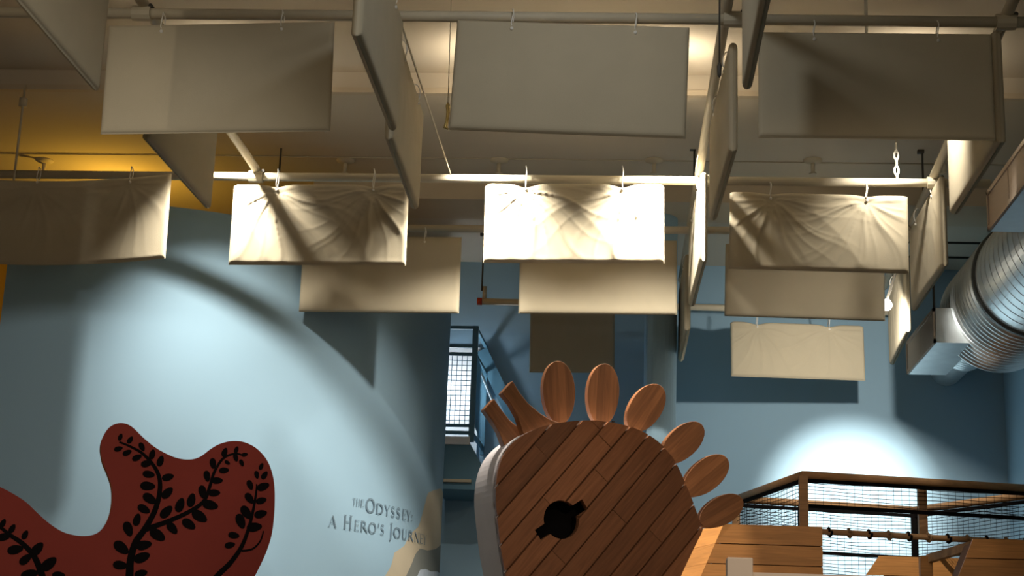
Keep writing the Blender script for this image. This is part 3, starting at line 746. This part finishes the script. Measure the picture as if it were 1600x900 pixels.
# small screws on the head's rim
for px, py in ((958, 664), (1014, 687)):
    u, v = hp(px, py - 3, .05); c0 = H0 - HN*.05 + HT*u + Vector((0, 0, v))
    mesh_obj('screw', *g_tube([c0 - Vector((0, 0, .03)), c0 + Vector((0, 0, .012))], .011, 8), M_BLACK, horse, True, Matrix())

# ------------------------------------------------------------------ plank boxes of the horse's body
def plank_wall(parent, P, zt, pw, Y, m, flip=False, nmax=9, thick=.03):
    """planks between slanted left edge and right edge; P(z)->(xl, xr) at depth plane Y"""
    for k in range(nmax):
        za, zb_ = zt - pw*(k + 1) + .003, zt - pw*k - .003
        if za < 0: break
        (l0, r0), (l1, r1) = P(za), P(zb_); cxm = (l0 + r0)/2; czm = (za + zb_)/2
        poly = [(l0 - cxm, za - czm), (r0 - cxm, za - czm), (r1 - cxm, zb_ - czm), (l1 - cxm, zb_ - czm)]
        o = mesh_obj('plank', *g_prism(poly, -thick, 0), m, parent, False, frame((cxm, Y, czm), (1, 0, 0), (0, 0, 1), (0, -1, 0)))
BY = 10.55
tl, tr, bl = aY(1131, 818, BY), aY(1285, 826, BY), aY(1095, 900, BY)
sl = (bl.x - tl.x)/(bl.z - tl.z)
bx1 = thing('plank_box', 'orange-brown plank box with slanted side beside the wooden horse head', 'box', Matrix.Translation((tl.x, BY, 0)))
plank_wall(bx1, lambda z: (tl.x + sl*(max(z, 2.25) - tl.z), tr.x), tl.z, .131, BY, M_OAK, nmax=16)
# slanted side planks running back to the left
for k in range(16):
    za, zb_ = tl.z - .131*(k+1) + .0006, tl.z - .131*k - .0006
    if za < 0: break
    V = []
    for z in (za, zb_):
        x = tl.x + sl*(max(z, 2.25) - tl.z); V += [Vector((x, BY, z)), Vector((x - .17, BY + .30, z - .02))]
    nrm = (V[1] - V[0]).cross(V[2] - V[0]).normalized()
    if nrm.x > 0: nrm = -nrm
    c0 = sum(V, Vector())/4; X = (V[1] - V[0]).normalized(); Yv = nrm.cross(X)
    loc = [((p - c0).dot(X), (p - c0).dot(Yv)) for p in (V[0], V[1], V[3], V[2])]
    mesh_obj('side_plank', *g_prism(loc, -.03, 0), M_OAK, bx1, False, frame(c0, X, Yv, nrm))
mesh_obj('inner_frame', *g_prism([(tl.x + .035, tl.z - .012), (tr.x - .005, tl.z - .012), (tr.x - .005, 0), (tl.x + sl*(2.25 - tl.z) + .035, 0), (tl.x + sl*(2.25 - tl.z) + .035, 2.25)], -(BY + .30), -(BY + .031)), M_DARKW, bx1, False, Matrix(((1,0,0,0),(0,0,-1,0),(0,1,0,0),(0,0,0,1))))
BY2 = 10.75
t2, b2 = aY(1521, 841, BY2), aY(1498, 900, BY2); s2 = (b2.x - t2.x)/(b2.z - t2.z); xr2 = t2.x + 1.0
bx2 = thing('plank_box', 'orange-brown plank box below the railing near the teal wall', 'box', Matrix.Translation((t2.x, BY2, 0)))
plank_wall(bx2, lambda z: (t2.x + s2*(max(z, 2.25) - t2.z), xr2), t2.z, .131, BY2, M_OAK, nmax=16)
mesh_obj('inner_frame', *g_prism([(t2.x + .02, t2.z - .012), (xr2, t2.z - .012), (xr2, 0), (t2.x + s2*(2.25 - t2.z) + .02, 0), (t2.x + s2*(2.25 - t2.z) + .02, 2.25)], -(BY2 + .40), -(BY2 + .031)), M_DARKW, bx2, False, Matrix(((1,0,0,0),(0,0,-1,0),(0,1,0,0),(0,0,0,1))))
BY3 = 13.2
t3, b3, r3 = aY(1374, 868, BY3), aY(1352, 900, BY3), aY(1520, 873, BY3); s3 = (b3.x - t3.x)/(b3.z - t3.z)
bx3 = thing('plank_box', 'dark shaded plank box under the netting inside the railing', 'box', Matrix.Translation((t3.x, BY3, 0)))
plank_wall(bx3, lambda z: (t3.x + s3*(max(z, 2.45) - t3.z), r3.x), t3.z, .16, BY3, M_OAK, nmax=16)
mesh_obj('inner_frame', *g_box((t3.x + .05, BY3 + .032, 0), (r3.x, BY3 + .12, t3.z - .01)), M_DARKW, bx3, False, Matrix())
pA, pB = aY(1446, 870, 12.3), aY(1446, 905, 12.3)
tag(mesh_obj('wooden_post', *g_box((pA.x - .045, 12.26, 0), (pA.x + .045, 12.34, pA.z)), M_OAK), 'short orange wooden post standing before the dark plank box', 'post')
a, b = aY(1452, 873, 12.3), aY(1520, 853, 11.6)
tag(mesh_obj('sloping_board', *g_bar(a, b, .05, .06), M_RAIL), 'sloping brown board between short post and plank box', 'board')

# ------------------------------------------------------------------ railing with netting
ZR = 3.3
N_, L_, B_ = aZ(1255, 742, ZR), aZ(1150, 780, ZR), aZ(1428, 797, ZR)
R_ = aZ(1600, 763, ZR); R_ = N_ + (R_ - N_)*1.18
rl = thing('rope_railing', 'brown wooden railing with black netting around the raised deck', 'railing', Matrix.Translation((N_.x, N_.y, 0)))
def tube_part(nm, a, b, r, m, n=10): return mesh_obj(nm, *g_tube([a, b], r, n), m, rl, True, Matrix())
dz = Vector((0, 0, 1)); zlow = aY(1255, 829, N_.y).z
for a, b in ((L_, N_), (N_, R_), (L_, B_), (B_, R_)):
    tube_part('top_rail', a, b, .030, M_RAIL)
for P0, m in ((N_, M_RAIL), (aZ(1440, 757, ZR), M_RAIL), (L_, M_RAIL), (R_, M_RAIL)):
    zp = zlow if 1.9 < P0.x < 2.4 else 0
    mesh_obj('post', *g_bar((P0.x, P0.y, zp), (P0.x, P0.y, P0.z - .01), .062, .062), m, rl, False, Matrix())
lowr = mesh_obj('lower_rail', *g_tube([Vector((N_.x, N_.y, zlow)), Vector((R_.x, R_.y, zlow))], .022, 10), M_RAIL, rl, True, Matrix())
for k in range(18):
    f = .09 + k*.075
    if f > 1: break
    c0 = Vector((N_.x, N_.y, zlow)).lerp(Vector((R_.x, R_.y, zlow)), f); dR = (R_ - N_).normalized()
    u = dR.cross(dz)
    pts = [c0 + u*.030*math.cos(q) + dz*.030*math.sin(q) + dR*.02*q/6.28 for q in [i*.5 for i in range(14)]]
    mesh_obj('rope_lashing', *g_tube(pts, .009, 6), M_ROPE if k % 2 else M_BLACK, lowr, True, Matrix())
def net(a, b, z0, z1, dh, dv, r=.0026, sag=0.0, frame_=True):
    a, b = Vector(a), Vector(b); L = (b - a).length; gs = []; rn = random.Random(7)
    k = 0; z = z0
    while z <= z1 + 1e-6:
        pts = []
        for i in range(13):
            f = i/12; p = a.lerp(b, f); pts.append(Vector((p.x, p.y, z + .006*math.sin(f*14 + z*30) - sag*math.sin(math.pi*f)*(1 - (z - z0)/(z1 - z0)))))
        gs.append(g_tube(pts, r, 4, False)); z += dh
    s = dv/2
    while s < L:
        p = a.lerp(b, s/L); gs.append(g_tube([(p.x, p.y, z0), (p.x, p.y, z1)], r*.5, 4, False)); s += dv
    stuff(mesh_obj('netting', *g_join(*gs), M_BLACK, rl, False, Matrix()))
    if frame_:
        for z in (z0, z1):
            mesh_obj('net_frame_bar', *g_bar((a.x, a.y, z), (b.x, b.y, z), .025, .026), M_BLACK, rl, False, Matrix())
net(N_, R_, aY(1330, 792, N_.y).z, ZR - .04, .028, .06)
net(L_, N_, zlow, ZR - .04, .028, .06)
zt_, zb_ = aY(1428, 806, B_.y).z, aY(1428, 872, B_.y).z
net(L_, B_, zb_, zt_, .026, .06); net(B_, R_, zb_, zt_, .026, .06)
net(L_, B_, zb_ - .5, zb_, .03, .06, frame_=False)
for P0, px in ((L_.lerp(B_, .36), 0), (B_, 0), (B_.lerp(R_, .97), 0)):
    mesh_obj('net_post', *g_bar((P0.x, P0.y, 0), (P0.x, P0.y, ZR - .03), .05, .05), M_BLACK, rl, False, Matrix())

# ------------------------------------------------------------------ cream post and rail in front
p0, p1 = aY(1135, 872, 8.0), aY(1175, 872, 8.0); q0 = aY(1180, 897, 8.0)
fp = thing('cream_post', 'cream painted post with thin rail in front of the plank boxes', 'post', Matrix.Translation((p0.x, 8, 0)))
o = mesh_obj('shaft', *g_box((p0.x, 7.94, 0), (p1.x, 8.06, p0.z)), M_CREAM, fp, False, Matrix()); bevel(o, .006)
mesh_obj('rail', *g_box((p1.x - .01, 7.97, q0.z - .06), (p1.x + 2.6, 8.03, q0.z + .006)), M_CREAM, fp, False, Matrix())

# ------------------------------------------------------------------ blue mezzanine with wire mesh
YM = 14.05
def P(x, y, Y=YM): return aY(x, y, Y)
mz = thing('mezzanine_railing', 'blue steel mezzanine railing with square wire mesh beyond the curved wall', 'railing', Matrix.Translation(P(740, 690)))
xl_, xr_ = P(689, 600).x, P(740, 600).x
def bar(nm, a, b, w, h, m=M_BSTEEL): return mesh_obj(nm, *g_bar(a, b, w, h), m, mz, False, Matrix())
for y, hh in ((512, .03), (541, .03), (553, .025), (665, .025), (676, .03)):
    z = P(720, y).z; bar('rail', (xl_, YM, z), (xr_, YM, z), .03, hh)
zt_, zb_ = P(720, 512).z, P(720, 690).z
bar('post', (xr_, YM, zb_), (xr_, YM, zt_ + .015), .05, .05)
bar('post', (xr_ + .035, YB - .05, zb_), (xr_ + .035, YB - .05, zt_ - .1), .04, .04)
for f, y in ((0, 512), (0, 553), (0, 676)):
    z = P(720, y).z; bar('side_rail', (xr_, YM, z), (xr_ + .035, YB - .03, z - .01), .03, .03)
gs = []; x = xl_
za, zb2 = P(720, 553).z, P(720, 665).z
while x < xr_: gs.append(g_bar((x, YM, zb2), (x, YM, za), .006, .006)); x += .046
z = zb2
while z < za: gs.append(g_bar((xl_, YM, z), (xr_, YM, z), .006, .006)); z += .046
stuff(mesh_obj('wire_mesh', *g_join(*gs), M_BSTEEL, mz, False, Matrix()))
gs = []; yy = YM
while yy < YB: gs.append(g_bar((xr_ + .02, yy, zb2), (xr_ + .02, yy, za), .006, .006)); yy += .046
stuff(mesh_obj('wire_mesh', *g_join(*gs), M_BSTEEL, mz, False, Matrix()))
dk = thing('mezzanine_deck', 'blue painted mezzanine deck edge under the wire mesh railing', 'deck', Matrix.Translation(P(740, 760)))
zd0, zd1, zd2 = P(720, 692).z, P(720, 735).z, P(720, 765).z
sec = [(xl_, zd0), (xr_ - .01, zd0), (xr_ + .09, zd0 - .18), (xr_ + .12, zd2 + .02), (xr_ + .04, zd2), (xl_, zd2)]
mesh_obj('fascia', *g_prism([(x, z) for x, z in sec], -(YB + .004), -(YM - .02)), M_BSTEEL, dk, False, Matrix(((1,0,0,0),(0,0,-1,0),(0,1,0,0),(0,0,0,1))))
mesh_obj('edge_board', *g_box((xl_, YM - .05, zd0 - .02), (xr_ - .01, YM - .015, zd0 + .05)), M_WHITE, dk, False, Matrix())
mesh_obj('ledge', *g_box((xl_, YM - .06, zd2 + .06), (xr_ + .02, YM - .015, zd2 + .085)), M_TAN, dk, False, Matrix())
tag(mesh_obj('white_board', *g_box((xl_ - .12, YB - .03, zd0 + .02), (xr_ - .02, YB - .002, zt_ - .01)), M_WHITE), 'white board on the wall behind the wire mesh railing', 'board')
a, b = aY(752, 548, YB - .06), aY(812, 672, YB - .06)
st = thing('shadow_band_bar', 'dark blue sloping bar standing in for a shadow band on the back wall, with a rod for its highlight', 'shadow_band', Matrix.Translation(b))
mesh_obj('shadow_bar', *g_bar(a, b + (b - a)*2.2, .05, .12), M_BSTEEL, st, False, Matrix())  # dark bar stands in for a diagonal shadow on the wall
a2, b2_ = aY(752, 583, YB - .3), aY(775, 640, YB - .3)
mesh_obj('highlight_rod', *g_tube([a2, b2_ + (b2_ - a2)*5], .012, 8), M_GALV, st, True, Matrix())  # bright rod added for the highlight line along the shadow band
